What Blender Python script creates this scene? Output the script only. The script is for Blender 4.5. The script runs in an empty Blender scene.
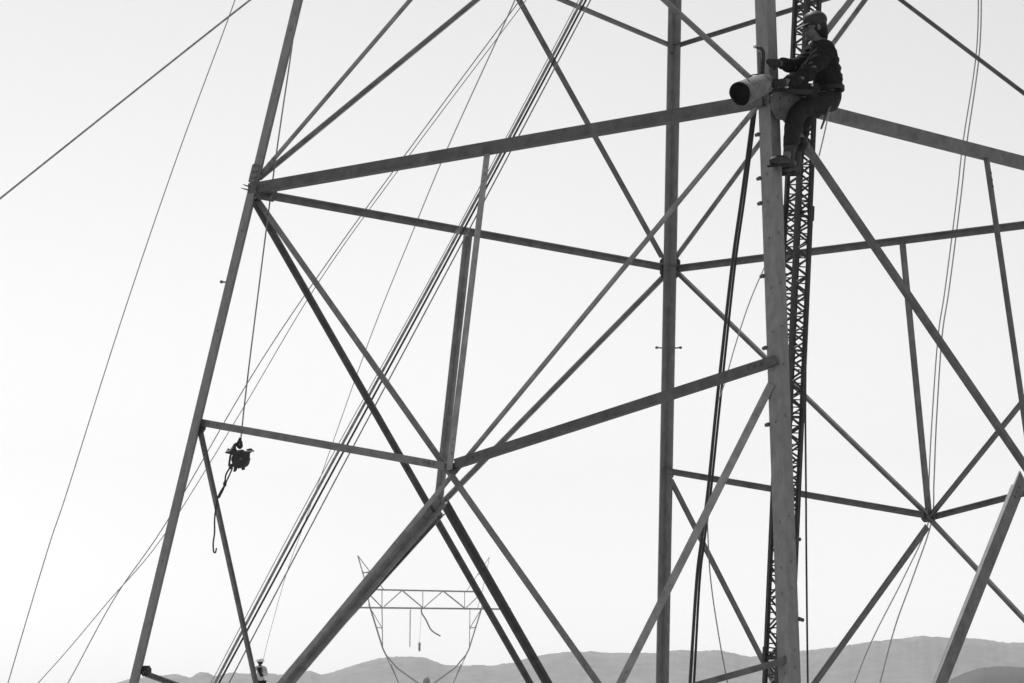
import bpy, bmesh, math, random
from mathutils import Vector, Matrix
random.seed(7)
SC = bpy.context.scene
COL = SC.collection
R = math.radians

# ------------------------------------------------------------------ surveyed geometry (tower solved from the photograph)
S = 3.45                                   # metres per unit: half width of the tower at its main belt
CAMU = Vector((5.63687482, -6.99028493, -1.62405803))
YAW, PITCH, ROLL = 2.31731006, 0.130186, 0.00818732
FPX = math.exp(7.99542007)
K = 0.15233672                             # taper of the legs
Z2, Z3, ZF, Z0, ZA = -0.70846868, -1.45445283, -2.16388228, 0.76931667, 0.84108961
ZJ = ZF / (1 + (1 - K * ZF))
BASE = Vector((0, 0, ZF))
CAM = (CAMU - BASE) * S
FW = Vector((math.cos(PITCH) * math.cos(YAW), math.cos(PITCH) * math.sin(YAW), math.sin(PITCH)))
_r = Vector((math.sin(YAW), -math.cos(YAW), 0)); _u = _r.cross(FW)
RT = _r * math.cos(ROLL) + _u * math.sin(ROLL)
UP = -_r * math.sin(ROLL) + _u * math.cos(ROLL)
HF = Vector((math.cos(YAW), math.sin(YAW), 0)); HR = Vector((math.sin(YAW), -math.cos(YAW), 0)); ZZ = Vector((0, 0, 1))

# ------------------------------------------------------------------ camera
cd = bpy.data.cameras.new('camera'); cam = bpy.data.objects.new('camera', cd); COL.objects.link(cam)
cd.sensor_fit = 'HORIZONTAL'; cd.sensor_width = 36.0; cd.lens = 36.0 * FPX / 1024
cd.clip_start = 0.5; cd.clip_end = 40000
cam.matrix_world = Matrix(((RT.x, UP.x, -FW.x, CAM.x), (RT.y, UP.y, -FW.y, CAM.y), (RT.z, UP.z, -FW.z, CAM.z), (0, 0, 0, 1)))
SC.camera = cam

# ------------------------------------------------------------------ sky and sun (black and white film: the sky is desaturated)
SUN_EL, SUN_AZ = R(60), R(30)              # sun behind the tower, to the left of the view
sd = (HF * math.cos(SUN_AZ) - HR * math.sin(SUN_AZ)) * math.cos(SUN_EL) + ZZ * math.sin(SUN_EL)
w = bpy.data.worlds.new('World'); SC.world = w; w.use_nodes = True
nt = w.node_tree; nt.nodes.clear()
sk = nt.nodes.new('ShaderNodeTexSky'); sk.sky_type = 'NISHITA'; sk.sun_disc = False
sk.sun_elevation = SUN_EL; sk.sun_rotation = math.atan2(sd.x, sd.y)
sk.air_density = 1.0; sk.dust_density = 0.5; sk.ozone_density = 1.0
bw = nt.nodes.new('ShaderNodeRGBToBW'); bg = nt.nodes.new('ShaderNodeBackground'); ow = nt.nodes.new('ShaderNodeOutputWorld')
bg.inputs['Strength'].default_value = 0.15
nt.links.new(sk.outputs[0], bw.inputs[0]); nt.links.new(bw.outputs[0], bg.inputs[0]); nt.links.new(bg.outputs[0], ow.inputs[0])
sl = bpy.data.lights.new('sun', 'SUN'); sl.energy = 3.0; sl.angle = R(0.5); sl.color = (1, 1, 1)
so = bpy.data.objects.new('sun', sl); COL.objects.link(so)
so.rotation_euler = (-sd).to_track_quat('-Z', 'Y').to_euler(); so.location = (0, 0, 60)
vs = SC.view_settings; vs.view_transform = 'Standard'; vs.look = 'None'; vs.gamma = 1; vs.use_curve_mapping = False
vs.exposure = 0.3

# ------------------------------------------------------------------ helpers
def at(px, py, d):
    """point on the ray through a pixel, d metres ahead of the camera"""
    return CAM + FW * d + RT * ((px - 512) * d / FPX) + UP * ((341.5 - py) * d / FPX)
def pix(P):
    d = P - CAM; z = d.dot(FW)
    return 512 + FPX * d.dot(RT) / z, 341.5 - FPX * d.dot(UP) / z, z
def W(z): return 1 - K * z
SG = {'A': (-1, -1), 'C': (1, -1), 'B': (-1, 1), 'D': (1, 1)}
FN = {'AC': Vector((0, -1, 0)), 'AB': Vector((-1, 0, 0)), 'BD': Vector((0, 1, 0)), 'CD': Vector((1, 0, 0))}
def legp(n, z): return (Vector((SG[n][0] * W(z), SG[n][1] * W(z), z)) - BASE) * S
def midp(f, z): return (FN[f] * W(z) + Vector((0, 0, z)) - BASE) * S
NODE = {}
for n in 'ABCD':
    for t, z in (('1', 0), ('2', Z2), ('3', Z3), ('f', ZF), ('0', Z0), ('a', ZA), ('t', 1.35)): NODE[n + t] = legp(n, z)
for f in FN:
    for t, z in (('J', ZJ), ('M', 0), ('a', ZA)): NODE[t + f] = midp(f, z)
def dep(n): return (NODE[n] - CAM).dot(FW)
def pt(e):
    """a node name, or (pixel x, pixel y, node whose distance it has)"""
    if isinstance(e, str): return NODE[e]
    d = e[2]
    if isinstance(d, str): d = dep(d)
    return at(e[0], e[1], d)

def link(name, me, mat=None, parent=None, smooth=False):
    o = bpy.data.objects.new(name, me); COL.objects.link(o)
    if mat: me.materials.append(mat)
    if smooth:
        for p in me.polygons: p.use_smooth = True
    if parent is not None: o.parent = parent
    return o
def obj(name, bm, mat=None, parent=None, smooth=False):
    bmesh.ops.recalc_face_normals(bm, faces=bm.faces[:])
    me = bpy.data.meshes.new(name); bm.to_mesh(me); bm.free()
    return link(name, me, mat, parent, smooth)
def tag(o, label=None, cat=None, group=None, kind=None):
    if label: o['label'] = label
    if cat: o['category'] = cat
    if group: o['group'] = group
    if kind: o['kind'] = kind
    return o
def empty(name, loc=(0, 0, 0)):
    o = bpy.data.objects.new(name, None); COL.objects.link(o); o.location = loc; return o
def prism(bm, prof, a, b, u, v):
    """extrude a 2-D profile (list of (p,q)) from a to b, p along u and q along v"""
    r0 = [bm.verts.new(a + u * p + v * q) for p, q in prof]; r1 = [bm.verts.new(b + u * p + v * q) for p, q in prof]
    n = len(prof)
    for i in range(n): bm.faces.new((r0[i], r0[(i + 1) % n], r1[(i + 1) % n], r1[i]))
    bm.faces.new(r0[::-1]); bm.faces.new(r1)
def bar(bm, a, b, wd, hint=ZZ):
    d = (b - a).normalized(); u = d.cross(hint)
    if u.length < 1e-4: u = d.cross(Vector((1, 0, 0)))
    u.normalize(); v = d.cross(u)
    h = wd / 2; prism(bm, [(-h, -h), (h, -h), (h, h), (-h, h)], a, b, u, v)
def tube(bm, pts, rad, seg=7, cap=True):
    rings = []
    prev = None
    for i, p in enumerate(pts):
        d = (pts[min(i + 1, len(pts) - 1)] - pts[max(i - 1, 0)]).normalized()
        if prev is None:
            prev = d.cross(ZZ)
            if prev.length < 1e-3: prev = d.cross(Vector((1, 0, 0)))
        u = (prev - d * prev.dot(d)).normalized(); prev = u; v = d.cross(u)
        rr = rad[i] if isinstance(rad, (list, tuple)) else rad
        rings.append([bm.verts.new(p + (u * math.cos(2 * math.pi * k / seg) + v * math.sin(2 * math.pi * k / seg)) * rr) for k in range(seg)])
    for a, b in zip(rings, rings[1:]):
        for k in range(seg): bm.faces.new((a[k], a[(k + 1) % seg], b[(k + 1) % seg], b[k]))
    if cap: bm.faces.new(rings[0][::-1]); bm.faces.new(rings[-1])
def smoothline(pts, n=8):
    """Catmull-Rom through the points"""
    P = [pts[0] * 2 - pts[1]] + list(pts) + [pts[-1] * 2 - pts[-2]]
    out = []
    for i in range(1, len(P) - 2):
        for k in range(n):
            t = k / n
            out.append(0.5 * ((2 * P[i]) + (P[i + 1] - P[i - 1]) * t + (2 * P[i - 1] - 5 * P[i] + 4 * P[i + 1] - P[i + 2]) * t * t + (3 * P[i] - P[i - 1] - 3 * P[i + 1] + P[i + 2]) * t ** 3))
    out.append(pts[-1]); return out
def bolt(bm, c, n, r=0.012, h=0.014):
    u = n.cross(ZZ if abs(n.z) < .9 else Vector((1, 0, 0))).normalized(); v = n.cross(u)
    prism(bm, [(r * math.cos(k * math.pi / 3), r * math.sin(k * math.pi / 3)) for k in range(6)], c, c + n * h, u, v)
def ball(bm, c, rx, ry=None, rz=None, ax=None, seg=14):
    ax = ax or (RT, HF, ZZ); ry = ry or rx; rz = rz or rx
    m = Matrix(((ax[0].x * rx, ax[1].x * ry, ax[2].x * rz, c.x), (ax[0].y * rx, ax[1].y * ry, ax[2].y * rz, c.y), (ax[0].z * rx, ax[1].z * ry, ax[2].z * rz, c.z), (0, 0, 0, 1)))
    bmesh.ops.create_uvsphere(bm, u_segments=seg, v_segments=seg - 4, radius=1, matrix=m)

# ------------------------------------------------------------------ materials (all neutral: the photograph is black and white)
def mat(name, val, rough=.6, metal=0.0, var=.18, scale=6.0, rnd=0.0, bump=0.0, stretch=(1, 1, 1)):
    m = bpy.data.materials.new(name); m.use_nodes = True; t = m.node_tree; b = t.nodes['Principled BSDF']
    tc = t.nodes.new('ShaderNodeTexCoord'); mp = t.nodes.new('ShaderNodeMapping'); mp.inputs['Scale'].default_value = stretch
    t.links.new(tc.outputs['Object'], mp.inputs[0])
    nz = t.nodes.new('ShaderNodeTexNoise'); nz.inputs['Scale'].default_value = scale; nz.inputs['Detail'].default_value = 6; nz.inputs['Roughness'].default_value = .65
    t.links.new(mp.outputs[0], nz.inputs['Vector'])
    mr = t.nodes.new('ShaderNodeMapRange'); mr.inputs['From Min'].default_value = .25; mr.inputs['From Max'].default_value = .75
    mr.inputs['To Min'].default_value = val * (1 - var); mr.inputs['To Max'].default_value = val * (1 + var)
    t.links.new(nz.outputs['Fac'], mr.inputs['Value']); src = mr.outputs[0]
    if rnd:
        oi = t.nodes.new('ShaderNodeObjectInfo'); r2 = t.nodes.new('ShaderNodeMapRange')
        r2.inputs['To Min'].default_value = 1 - rnd; r2.inputs['To Max'].default_value = 1 + rnd
        mu = t.nodes.new('ShaderNodeMath'); mu.operation = 'MULTIPLY'
        t.links.new(oi.outputs['Random'], r2.inputs['Value']); t.links.new(src, mu.inputs[0]); t.links.new(r2.outputs[0], mu.inputs[1]); src = mu.outputs[0]
    cb = t.nodes.new('ShaderNodeCombineColor')
    for i in range(3): t.links.new(src, cb.inputs[i])
    t.links.new(cb.outputs[0], b.inputs['Base Color'])
    b.inputs['Roughness'].default_value = rough; b.inputs['Metallic'].default_value = metal
    b.inputs['Specular IOR Level'].default_value = .35
    if bump:
        bp = t.nodes.new('ShaderNodeBump'); bp.inputs['Strength'].default_value = bump; bp.inputs['Distance'].default_value = .02
        t.links.new(nz.outputs['Fac'], bp.inputs['Height']); t.links.new(bp.outputs[0], b.inputs['Normal'])
    return m
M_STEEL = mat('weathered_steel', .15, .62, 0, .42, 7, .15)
M_STEEL_LIT = mat('steel_painted_lit', .25, .58, 0, .4, 7, .1)  # same steel, paler: light on chosen members painted into the colour
M_STEEL_SHADED = mat('steel_painted_shaded', .105, .65, 0, .4, 7, .1)  # same steel, darker: shade on chosen members and gussets painted into the colour
M_LEG = mat('galvanised_leg_steel', .21, .6, 0, .26, 16, .1, .08, (1, 1, .5))
M_BOLT = mat('bolt_steel', .10, .5, 0, .2, 30)
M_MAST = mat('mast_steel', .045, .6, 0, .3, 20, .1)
M_CABLE = mat('wire_rope', .24, .5, 0, .6, 12)
M_ROPE = mat('dark_rope', .05, .8, 0, .3, 40)
M_HEMP = mat('pale_rope', .40, .85, 0, .2, 40)
M_CLOTH = mat('dark_work_cloth', .013, .9, 0, .5, 14, 0, .5)
M_TROUS = mat('dark_denim', .022, .9, 0, .45, 16, 0, .5)
M_SKIN = mat('skin', .13, .55, 0, .12, 12)
M_LEATH = mat('boot_leather', .035, .6, 0, .4, 20)
M_GLOVE = mat('glove_leather', .028, .8, 0, .4, 20)
M_CAP = mat('cap_cloth', .032, .55, 0, .25, 18)
M_STRAP = mat('belt_leather', .02, .6, 0, .3, 20)
M_METAL = mat('bright_metal', .55, .35, .6, .15, 20)
M_PALE = mat('pale_canvas', .17, .85, 0, .6, 9, 0, .6)
M_HOLE = mat('bucket_inside', .02, .9, 0, .3, 14)
M_HAIR = mat('dark_hair', .015, .7, 0, .3, 30)
M_WHITE = mat('white_helmet', .75, .4, 0, .06, 10)
M_SHIRT = mat('pale_shirt', .55, .85, 0, .12, 14)
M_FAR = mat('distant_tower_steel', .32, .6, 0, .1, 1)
M_INS = mat('insulator_porcelain', .45, .4, 0, .1, 4)
M_GROUND = mat('desert_ground', .30, .95, 0, .3, .04, 0, .3)
M_HILL = mat('desert_hillside', .25, 1, 0, .25, .03)
M_KNOLL = mat('dark_foothill', .13, 1, 0, .25, .02)

# ------------------------------------------------------------------ ground, hills
bm = bmesh.new()
rr = [0, 15, 40, 100, 250, 700, 2000, 5000, 9000]; ring = []
for r in rr[1:]:
    ring.append([bm.verts.new((r * math.cos(2 * math.pi * k / 64), r * math.sin(2 * math.pi * k / 64), 0)) for k in range(64)])
c0 = bm.verts.new((0, 0, 0))
for k in range(64): bm.faces.new((c0, ring[0][k], ring[0][(k + 1) % 64]))
for a, b in zip(ring, ring[1:]):
    for k in range(64): bm.faces.new((a[k], b[k], b[(k + 1) % 64], a[(k + 1) % 64]))
tag(obj('ground', bm, M_GROUND), kind='structure')

RIDGE = [(-700, 720), (-420, 690), (-200, 712), (-60, 704), (40, 694), (85, 691), (116, 683), (129, 679), (150, 676.5), (164, 675.5), (175, 673.6), (190, 677.6), (200, 671.8), (208, 672.8), (215, 676), (233, 672.4), (250, 674), (263, 673), (283, 674.6), (311, 670.6), (321, 675), (334, 671.6),
         (354, 665), (377, 658.6), (397, 656.4), (423, 657), (443, 664.5), (458, 665.5), (479, 665), (494, 665.5), (515, 662), (536, 656), (564, 652), (580, 651.8), (594, 651.2), (603, 652.6), (622, 652.8), (655, 653), (678, 649.8), (698, 651.2), (719, 650), (740, 654.8),
         (753, 657), (775, 654), (801, 651), (839, 646.6), (872, 641.4), (900, 638.5), (923, 635.8), (948, 637.8), (976, 638.4), (1010, 643), (1060, 640), (1150, 655), (1300, 640), (1500, 665), (1800, 650)]
def noise1(x):
    return math.sin(x * 1.7) * .5 + math.sin(x * 4.1 + 1) * .3 + math.sin(x * 9.3 + 2) * .2
def ridge(name, outline, dist, matr, depth_front, depth_back, step=4, rough=.35):
    bm = bmesh.new(); cols = []
    x = outline[0][0]
    while x <= outline[-1][0]:
        for (xa, ya), (xb, yb) in zip(outline, outline[1:]):
            if xa <= x <= xb: y = ya + (yb - ya) * (x - xa) / (xb - xa); break
        y += (noise1(x * .16) * .3 + rough * random.uniform(-1, 1))
        top = at(x, y, dist); h = max(top.z, 2)
        dirv = (top - CAM); dirv.z = 0; dirv.normalize()
        col = []
        for t in (-1, -.8, -.6, -.42, -.26, -.12, 0, .15, .4, .7, 1):
            if t <= 0:
                hh = h * (1 - (-t) ** .8) if t else h
                hh *= 1 + (.05 * noise1(x * .02 + t * 5) if -1 < t < -.2 else 0)
                q = top + dirv * (depth_front * t)
            else:
                hh = h * (1 - t ** 1.2); q = top + dirv * (depth_back * t)
            col.append(bm.verts.new((q.x, q.y, hh if abs(t) < 1 else -1 if False else 0.0)))
        cols.append(col); x += step
    for a, b in zip(cols, cols[1:]):
        for i in range(len(a) - 1): bm.faces.new((a[i], b[i], b[i + 1], a[i + 1]))
    o = obj(name, bm, matr, None, True); tag(o, kind='structure'); return o
ridge('hills', RIDGE, 6200, M_HILL, 900, 700, 2)
KN = [(880, 766), (915, 705), (943, 683), (955, 677), (966, 672.5), (977, 668.4), (1000, 666), (1030, 668), (1080, 674), (1150, 694), (1230, 740), (1260, 766)]
ridge('foothill', KN, 1500, M_KNOLL, 120, 120, 3)

# ------------------------------------------------------------------ lattice tower
tower = empty('lattice_tower', (0, 0, 0))
tag(tower, 'large unfinished steel lattice tower of riveted angle bars filling the frame', 'tower')
NB = [0]
def lshape(a_, t): return [(0, 0), (a_, 0), (a_, t), (t, t), (t, a_), (0, a_)]
def member(name, e0, e1, px, face, flip=1, inset=0.0, label=None, thick=.1, m=None):
    steel = m or M_STEEL
    """one steel angle from e0 to e1 lying in a tower face, seen px pixels thick"""
    a, b = pt(e0), pt(e1); n = FN[face]; NB[0] += 1
    d = (b - a).normalized(); v = -n; v = (v - d * v.dot(d)).normalized(); u = d.cross(v) * flip
    m = (a + b) / 2; xa, ya, za = pix(a); xb, yb, zb = pix(b)
    pn = Vector((-(yb - ya), xb - xa)).normalized(); nw = RT * pn.x - UP * pn.y
    pu, pv = u.dot(nw), v.dot(nw)
    lo, hi = min(0, pu, pv), max(0, pu, pv); lw = px * ((za + zb) / 2) / FPX
    al = min(lw / (hi - lo), .34)
    ins = inset + .0023 * (NB[0] % 7); off = nw * (-al * (lo + hi) / 2 - pv * ins) + v * ins
    bm = bmesh.new(); prism(bm, lshape(al, max(.009, al * thick)), a + off, b + off, u, v)
    # rivet heads along both ends of the in-plane flange
    for e, s in ((a, 1), (b, -1)):
        for k in range(3):
            c = e + off + d * s * (.16 + .07 * k) + u * al * .55
            bolt(bm, c + v * .001, -v, .011, .012)
    o = obj(name, bm, steel, tower)
    if label: o['label'] = label
    return o
def leg(n, x0, y0, x1, y1, px, label=None):
    """corner post: a heavy angle with its heel outward, running the whole height"""
    top = at(x0, y0, dep(n + '1') + (dep(n + '1') - dep(n + '3')) * 190 / 480); 
    a, b = legp(n, ZF), legp(n, 0)
    # keep the plane distance of the solved leg but pass through the seen pixels
    def dist_at(y):
        lo, hi = ZF - .5, 2.0
        for _ in range(50):
            mz = (lo + hi) / 2
            if pix(legp(n, mz))[1] > y: lo = mz
            else: hi = mz
        return pix(legp(n, lo))[2]
    p0, p1 = at(x0, y0, dist_at(y0)), at(x1, y1, dist_at(y1))
    d = (p0 - p1).normalized()
    foot = p1 + d * ((-.3 - p1.z) / d.z); head = p1 + d * (((1.35 - ZF) * S - p1.z) / d.z)
    sx, sy = SG[n]
    u = Vector((-sx, 0, 0)); u = (u - d * u.dot(d)).normalized(); v = Vector((0, -sy, 0)); v = (v - d * v.dot(d)).normalized()
    pn = Vector((y1 - y0, x0 - x1)).normalized(); nw = RT * pn.x - UP * pn.y
    pu, pv = u.dot(nw), v.dot(nw); lo, hi = min(0, pu, pv), max(0, pu, pv)
    z = pix((p0 + p1) / 2)[2]; al = px * z / FPX / (hi - lo); off = nw * (-al * (lo + hi) / 2)
    bm = bmesh.new(); t = .018
    prism(bm, lshape(al, t), foot + off, head + off, u, v)
    # splice cover with rivets
    o = obj('leg', bm, M_LEG, tower)
    if label: o['label'] = label
    return o, p1 + off, d, u, v, al
LEG = {}
LEG['A'] = leg('A', 297.5, 0, 133, 683, 7.8)
LEG['B'] = leg('B', 674.6, 0, 662, 683, 13.2)
LEG['C'] = leg('C', 766, 0, 790.6, 683, 21.8, 'thick nearest leg with step bolts')
LEG['D'] = leg('D', pix(NODE['Da'])[0], pix(NODE['Da'])[1], pix(NODE['Df'])[0], pix(NODE['Df'])[1], 12)
def leg_at(n, y):
    o, p, d, u, v, al = LEG[n]; lo, hi = -5, 25
    for _ in range(50):
        m = (lo + hi) / 2
        if pix(p + d * m)[1] > y: lo = m
        else: hi = m
    return p + d * lo

# step bolts: pins with a round head, sub-parts of their leg
def step_bolt(n, y, side, ln=.10):
    o, p, d, u, v, al = LEG[n]; c = leg_at(n, y)
    if side == 'u': dr, c = -u, c + v * al * .5          # sticks out of the v flange
    elif side == 'v': dr, c = -v, c + u * al * .5
    elif side == 'u+': dr, c = u, c + u * al
    else: dr, c = v, c + v * al
    bm = bmesh.new(); tube(bm, [c - dr * .01, c + dr * ln], .009, 8); tube(bm, [c + dr * ln, c + dr * (ln + .02)], .017, 8)
    tube(bm, [c + dr * .003, c + dr * .02], .02, 6)
    obj('step_bolt', bm, M_BOLT, o)
step_bolt('A', 281, 'u', .125); step_bolt('A', 585, 'u', .03)
for y in (348,): step_bolt('B', y, 'u', .12); step_bolt('B', y, 'v', .16)
for y in (130, 174, 199, 272, 344, 421): step_bolt('C', y, 'u+', .022)
for y in (535, 616): step_bolt('C', y, 'v+', .04)
for n, ys in (('C', (172, 200, 236, 286, 330, 368, 420, 520, 566, 592, 655, 672)), ('A', (30, 90, 230, 330, 470, 560))):
    o, p, d, u, v, al = LEG[n]; bm = bmesh.new(); bm.from_mesh(o.data)      # rivet heads belong to the leg's own surface
    for y in ys:
        c = leg_at(n, y)
        bolt(bm, c + u * al * .5, -v, .011, .012); bolt(bm, c + v * al * .45 + d * .05, -u, .011, .012)
    bm.to_mesh(o.data); bm.free()
def splice(n, y0, y1):
    """cover angle riveted over a leg joint"""
    o, p, d, u, v, al = LEG[n]; a_, b_ = leg_at(n, y1), leg_at(n, y0); o2 = (u + v) * -.012; q = al * .98
    bm = bmesh.new(); prism(bm, [(0, 0), (q, 0), (q, .0095), (.0095, .0095), (.0095, q), (0, q)], a_ + o2, b_ + o2, u, v)
    L_ = (b_ - a_).length; k = 0
    while .04 + k * .07 < L_:
        c = a_ + o2 + d * (.04 + k * .07)
        for f_ in (.35, .75): bolt(bm, c + u * al * f_, -v, .013, .016); bolt(bm, c + v * al * f_, -u, .013, .016)
        k += 1
    obj('splice_cover', bm, M_STEEL, o)
splice('A', 165, 182)

def plate(face, c, w_, h_, shift=(0, 0), parent=None, cham=.3, out=.004, rows=(3, 2), thick=.011, m=None):
    """gusset plate lying on the outside of a face, with bolt heads"""
    n = FN[face]; e1 = n.cross(ZZ).normalized(); e2 = ZZ
    c = c + e1 * shift[0] + e2 * shift[1]
    hw, hh = w_ / 2, h_ / 2; q = cham * min(w_, h_)
    prof = [(-hw + q, -hh), (hw - q, -hh), (hw, -hh + q), (hw, hh - q), (hw - q, hh), (-hw + q, hh), (-hw, hh - q), (-hw, -hh + q)]
    bm = bmesh.new(); prism(bm, prof, c + n * out, c + n * (out + thick), e1, e2)
    for i in range(rows[0]):
        for j in range(rows[1]):
            s = c + e1 * ((i + .5) / rows[0] - .5) * w_ * .75 + e2 * ((j + .5) / rows[1] - .5) * h_ * .75
            bolt(bm, s + n * (out + thick), n)
    return obj('gusset_plate', bm, m or M_STEEL, parent or tower)

# belt beams
member('horizontal_beam', (249, 189.6, 'A1'), (763, 100.5, 'C1'), 13.5, 'AC', 1, -.03, 'heavy near beam rising to the right', m=M_STEEL_SHADED)
member('horizontal_beam', (250, 192, 'A1'), (664, 267.5, 'B1'), 8, 'AB', 1)
member('horizontal_beam', (675, 269, 'B1'), (1168, 207, 'D1'), 8, 'BD', 1)
member('horizontal_beam', (776, 99.5, 'C1'), (1168, 199.5, 'D1'), 14, 'CD', 1)
# AC face
member('diagonal_brace', (255, 197, 'A1'), (796, 965, 'Cf'), 6.2, 'AC', 1, .03)
member('diagonal_brace', (757, 107, 'C1'), (91, 912, 'Af'), 5, 'AC', -1, .05, m=M_STEEL_LIT)
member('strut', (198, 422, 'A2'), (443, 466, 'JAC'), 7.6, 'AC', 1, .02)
member('strut', (777, 360.4, 'C2'), (456, 464, 'JAC'), 11.5, 'AC', -1, -.035, m=M_STEEL_SHADED)
member('post', (487, 152, 'MAC'), (449, 470, 'JAC'), 5.6, 'AC', 1, .01, m=M_STEEL_LIT)
member('strut', (200, 432, 'A2'), (264, 722, 'JAB'), 5, 'AC', 1, .02)
member('strut', (771, 384, 'C2'), (610, 703, 'C2'), 7, 'AC', 1, .02, m=M_STEEL_LIT)
member('strut', (139, 671, 'A3'), (262, 716, 'JAB'), 5.6, 'AC', 1, .03)
member('strut', (788, 660, 'C3'), (612, 709, 'C3'), 6, 'AC', 1, .03)
member('diagonal_brace', (255.5, 180, 'A1'), 'aAC', 4.4, 'AC', 1, .02, m=M_STEEL_LIT)
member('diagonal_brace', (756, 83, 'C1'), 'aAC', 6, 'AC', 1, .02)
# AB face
member('diagonal_brace', (254, 200, 'A1'), (644, 882, 'Bf'), 7, 'AB', 1, .02, m=M_STEEL_SHADED)
member('diagonal_brace', (661, 279, 'B1'), (441, 504, 'JAB'), 6, 'AB', 1, .04, m=M_STEEL_LIT)
member('diagonal_brace', (440.5, 515, 'JAB'), (80, 912, 'Af'), 6, 'AB', 1, .04, m=M_STEEL_LIT)
member('post', (468, 236, 'MAB'), (438, 508, 'JAB'), 9, 'AB', 1, 0, 'thick post at the middle of the far left face', m=M_STEEL_LIT)
member('main_brace', (439.5, 502, 'JAB'), (91, 912, 'Af'), 15, 'AB', 1, 0, 'thick brace running down to the left leg foot', m=M_STEEL_LIT)
member('main_brace', (442.5, 499, 'JAB'), (661, 882, 'Bf'), 9.5, 'AB', 1, 0, 'thick dark brace running down to the right', m=M_STEEL_SHADED)
member('diagonal_brace', (257, 180.5, 'A1'), 'aAB', 6, 'AB', -1, .02, m=M_STEEL_LIT)
member('diagonal_brace', (661, 256, 'B1'), 'aAB', 5, 'AB', 1, .02)
member('strut', (671, 46, 'B0'), 'aAB', 5, 'AB', 1, .02)
# BD face
member('diagonal_brace', (678, 273, 'B1'), (931, 518, 'JBD'), 5, 'BD', 1, .02)
member('diagonal_brace', (929, 518, 'JBD'), (1306, 919, 'Df'), 5.4, 'BD', 1, .02)
member('diagonal_brace', (1180, 206, 'D1'), (932, 514, 'JBD'), 5, 'BD', 1, .04)
member('diagonal_brace', (928, 526, 'JBD'), (672, 882, 'Bf'), 5.4, 'BD', 1, .04)
member('post', (903, 243, 'MBD'), (929.5, 515, 'JBD'), 5.4, 'BD', 1)
member('strut', (668, 471, 'B2'), (925, 515, 'JBD'), 6.6, 'BD', 1, .02)
member('strut', (935, 516, 'JBD'), (1223, 441, 'D2'), 7, 'BD', 1, .02)
member('strut', (671, 480, 'B2'), (777, 688, 'B2'), 5, 'BD', 1, .02)
member('diagonal_brace', (676, 257, 'B1'), 'aBD', 5, 'BD', 1, .02, m=M_STEEL_LIT)
member('diagonal_brace', 'D1', 'aBD', 4.8, 'BD', 1, .02)
member('strut', (677, 46, 'B0'), 'aBD', 5, 'BD', 1, .02)
# CD face
member('diagonal_brace', (776, 101, 'C1'), (1336, 919, 'Df'), 8.4, 'CD', 1, .03)
member('diagonal_brace', 'D1', 'JCD', 7, 'CD', 1, .02)
member('main_brace', (1022, 480, 'JCD'), (829, 965, 'Cf'), 13, 'CD', -1, .02)
member('post', 'MCD', 'JCD', 6, 'CD', 1, .01)
member('diagonal_brace', (783, 88, 'C1'), 'aCD', 6, 'CD', 1, .02)
member('diagonal_brace', 'D1', 'aCD', 5, 'CD', 1, .02)
# out of frame: the struts that carry the apexes of the upper panel
for a, f in (('A0', 'AC'), ('C0', 'AC'), ('A0', 'AB'), ('D0', 'BD'), ('C0', 'CD'), ('D0', 'CD')): member('strut', a, 'a' + f, 5, f, 1, .02)
for a, b, f in (('At', 'Ct', 'AC'), ('At', 'Bt', 'AB'), ('Bt', 'Dt', 'BD'), ('Ct', 'Dt', 'CD')): member('horizontal_beam', a, b, 8, f)
for f in FN:
    for n in f: member('diagonal_brace', 'a' + f, n + 't', 5, f, 1, .04 if n == f[0] else .055)
# gussets
for f, p, w_, h_, o_ in (('AC', (262, 189, 'A1'), .30, .17, -.04), ('AB', (264, 193, 'A1'), .30, .17, -.04), ('CD', (792, 106, 'C1'), .52, .28, -.04), 
         ('AC', (451, 468, 'JAC'), .15, .10, -.035),  ('BD', (930, 517, 'JBD'), .20, .12, -.03),
        ('AB', (663, 268, 'B1'), .17, .26, -.03), ('BD', (676, 268, 'B1'), .17, .26, -.03), ('AB', (671, 47, 'B0'), .16, .2, -.03), ('AC', (145, 671, 'A3'), .16, .11, -.02),
        ('AC', (200, 426, 'A2'), .12, .14, -.03), ('BD', (669, 474, 'B2'), .18, .18, -.03)):
    plate(f, pt(p), w_, h_, (0, 0), None, .3, o_, m=M_STEEL_SHADED)
# two long drift pins sticking out of the left joint
for dx, y in ((0, 185.5), (-2, 189)):
    bm = bmesh.new(); tube(bm, [at(243 + dx, y - 1, dep('A1') - .05), at(252, y + 2, dep('A1') - .02)], [.004, .012], 8)
    obj('drift_pin', bm, M_BOLT, tower)

# ------------------------------------------------------------------ lattice mast (gin pole) standing inside the tower
mast = empty('lattice_mast', (0, 0, 0))
MD = 27.9
mx0, mx1 = at(807.2, 0, MD), at(777.5, 683, MD)
md = (mx0 - mx1).normalized(); mtop = mx1 + md * 12.5; mfoot = mx1 + md * ((0 - mx1.z) / md.z)
mast.location = mfoot
tag(mast, 'slender dark lattice mast with close zigzag lacing standing behind the thick near leg', 'mast')
ang = R(36); e1 = (RT - md * RT.dot(md)).normalized(); e2 = md.cross(e1)
u = e1 * math.cos(ang) + e2 * math.sin(ang); v = -e1 * math.sin(ang) + e2 * math.cos(ang)
joint = (at(798.5, 213, MD) - mfoot).dot(md); joint2 = (at(780, 655, MD) - mfoot).dot(md); L = (mtop - mfoot).length
def mp(s, i, half):
    su, sv = ((-1, -1), (1, -1), (1, 1), (-1, 1))[i]
    return md * s + u * su * half + v * sv * half
def half(s): return .079 if s > joint else .084
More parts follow.
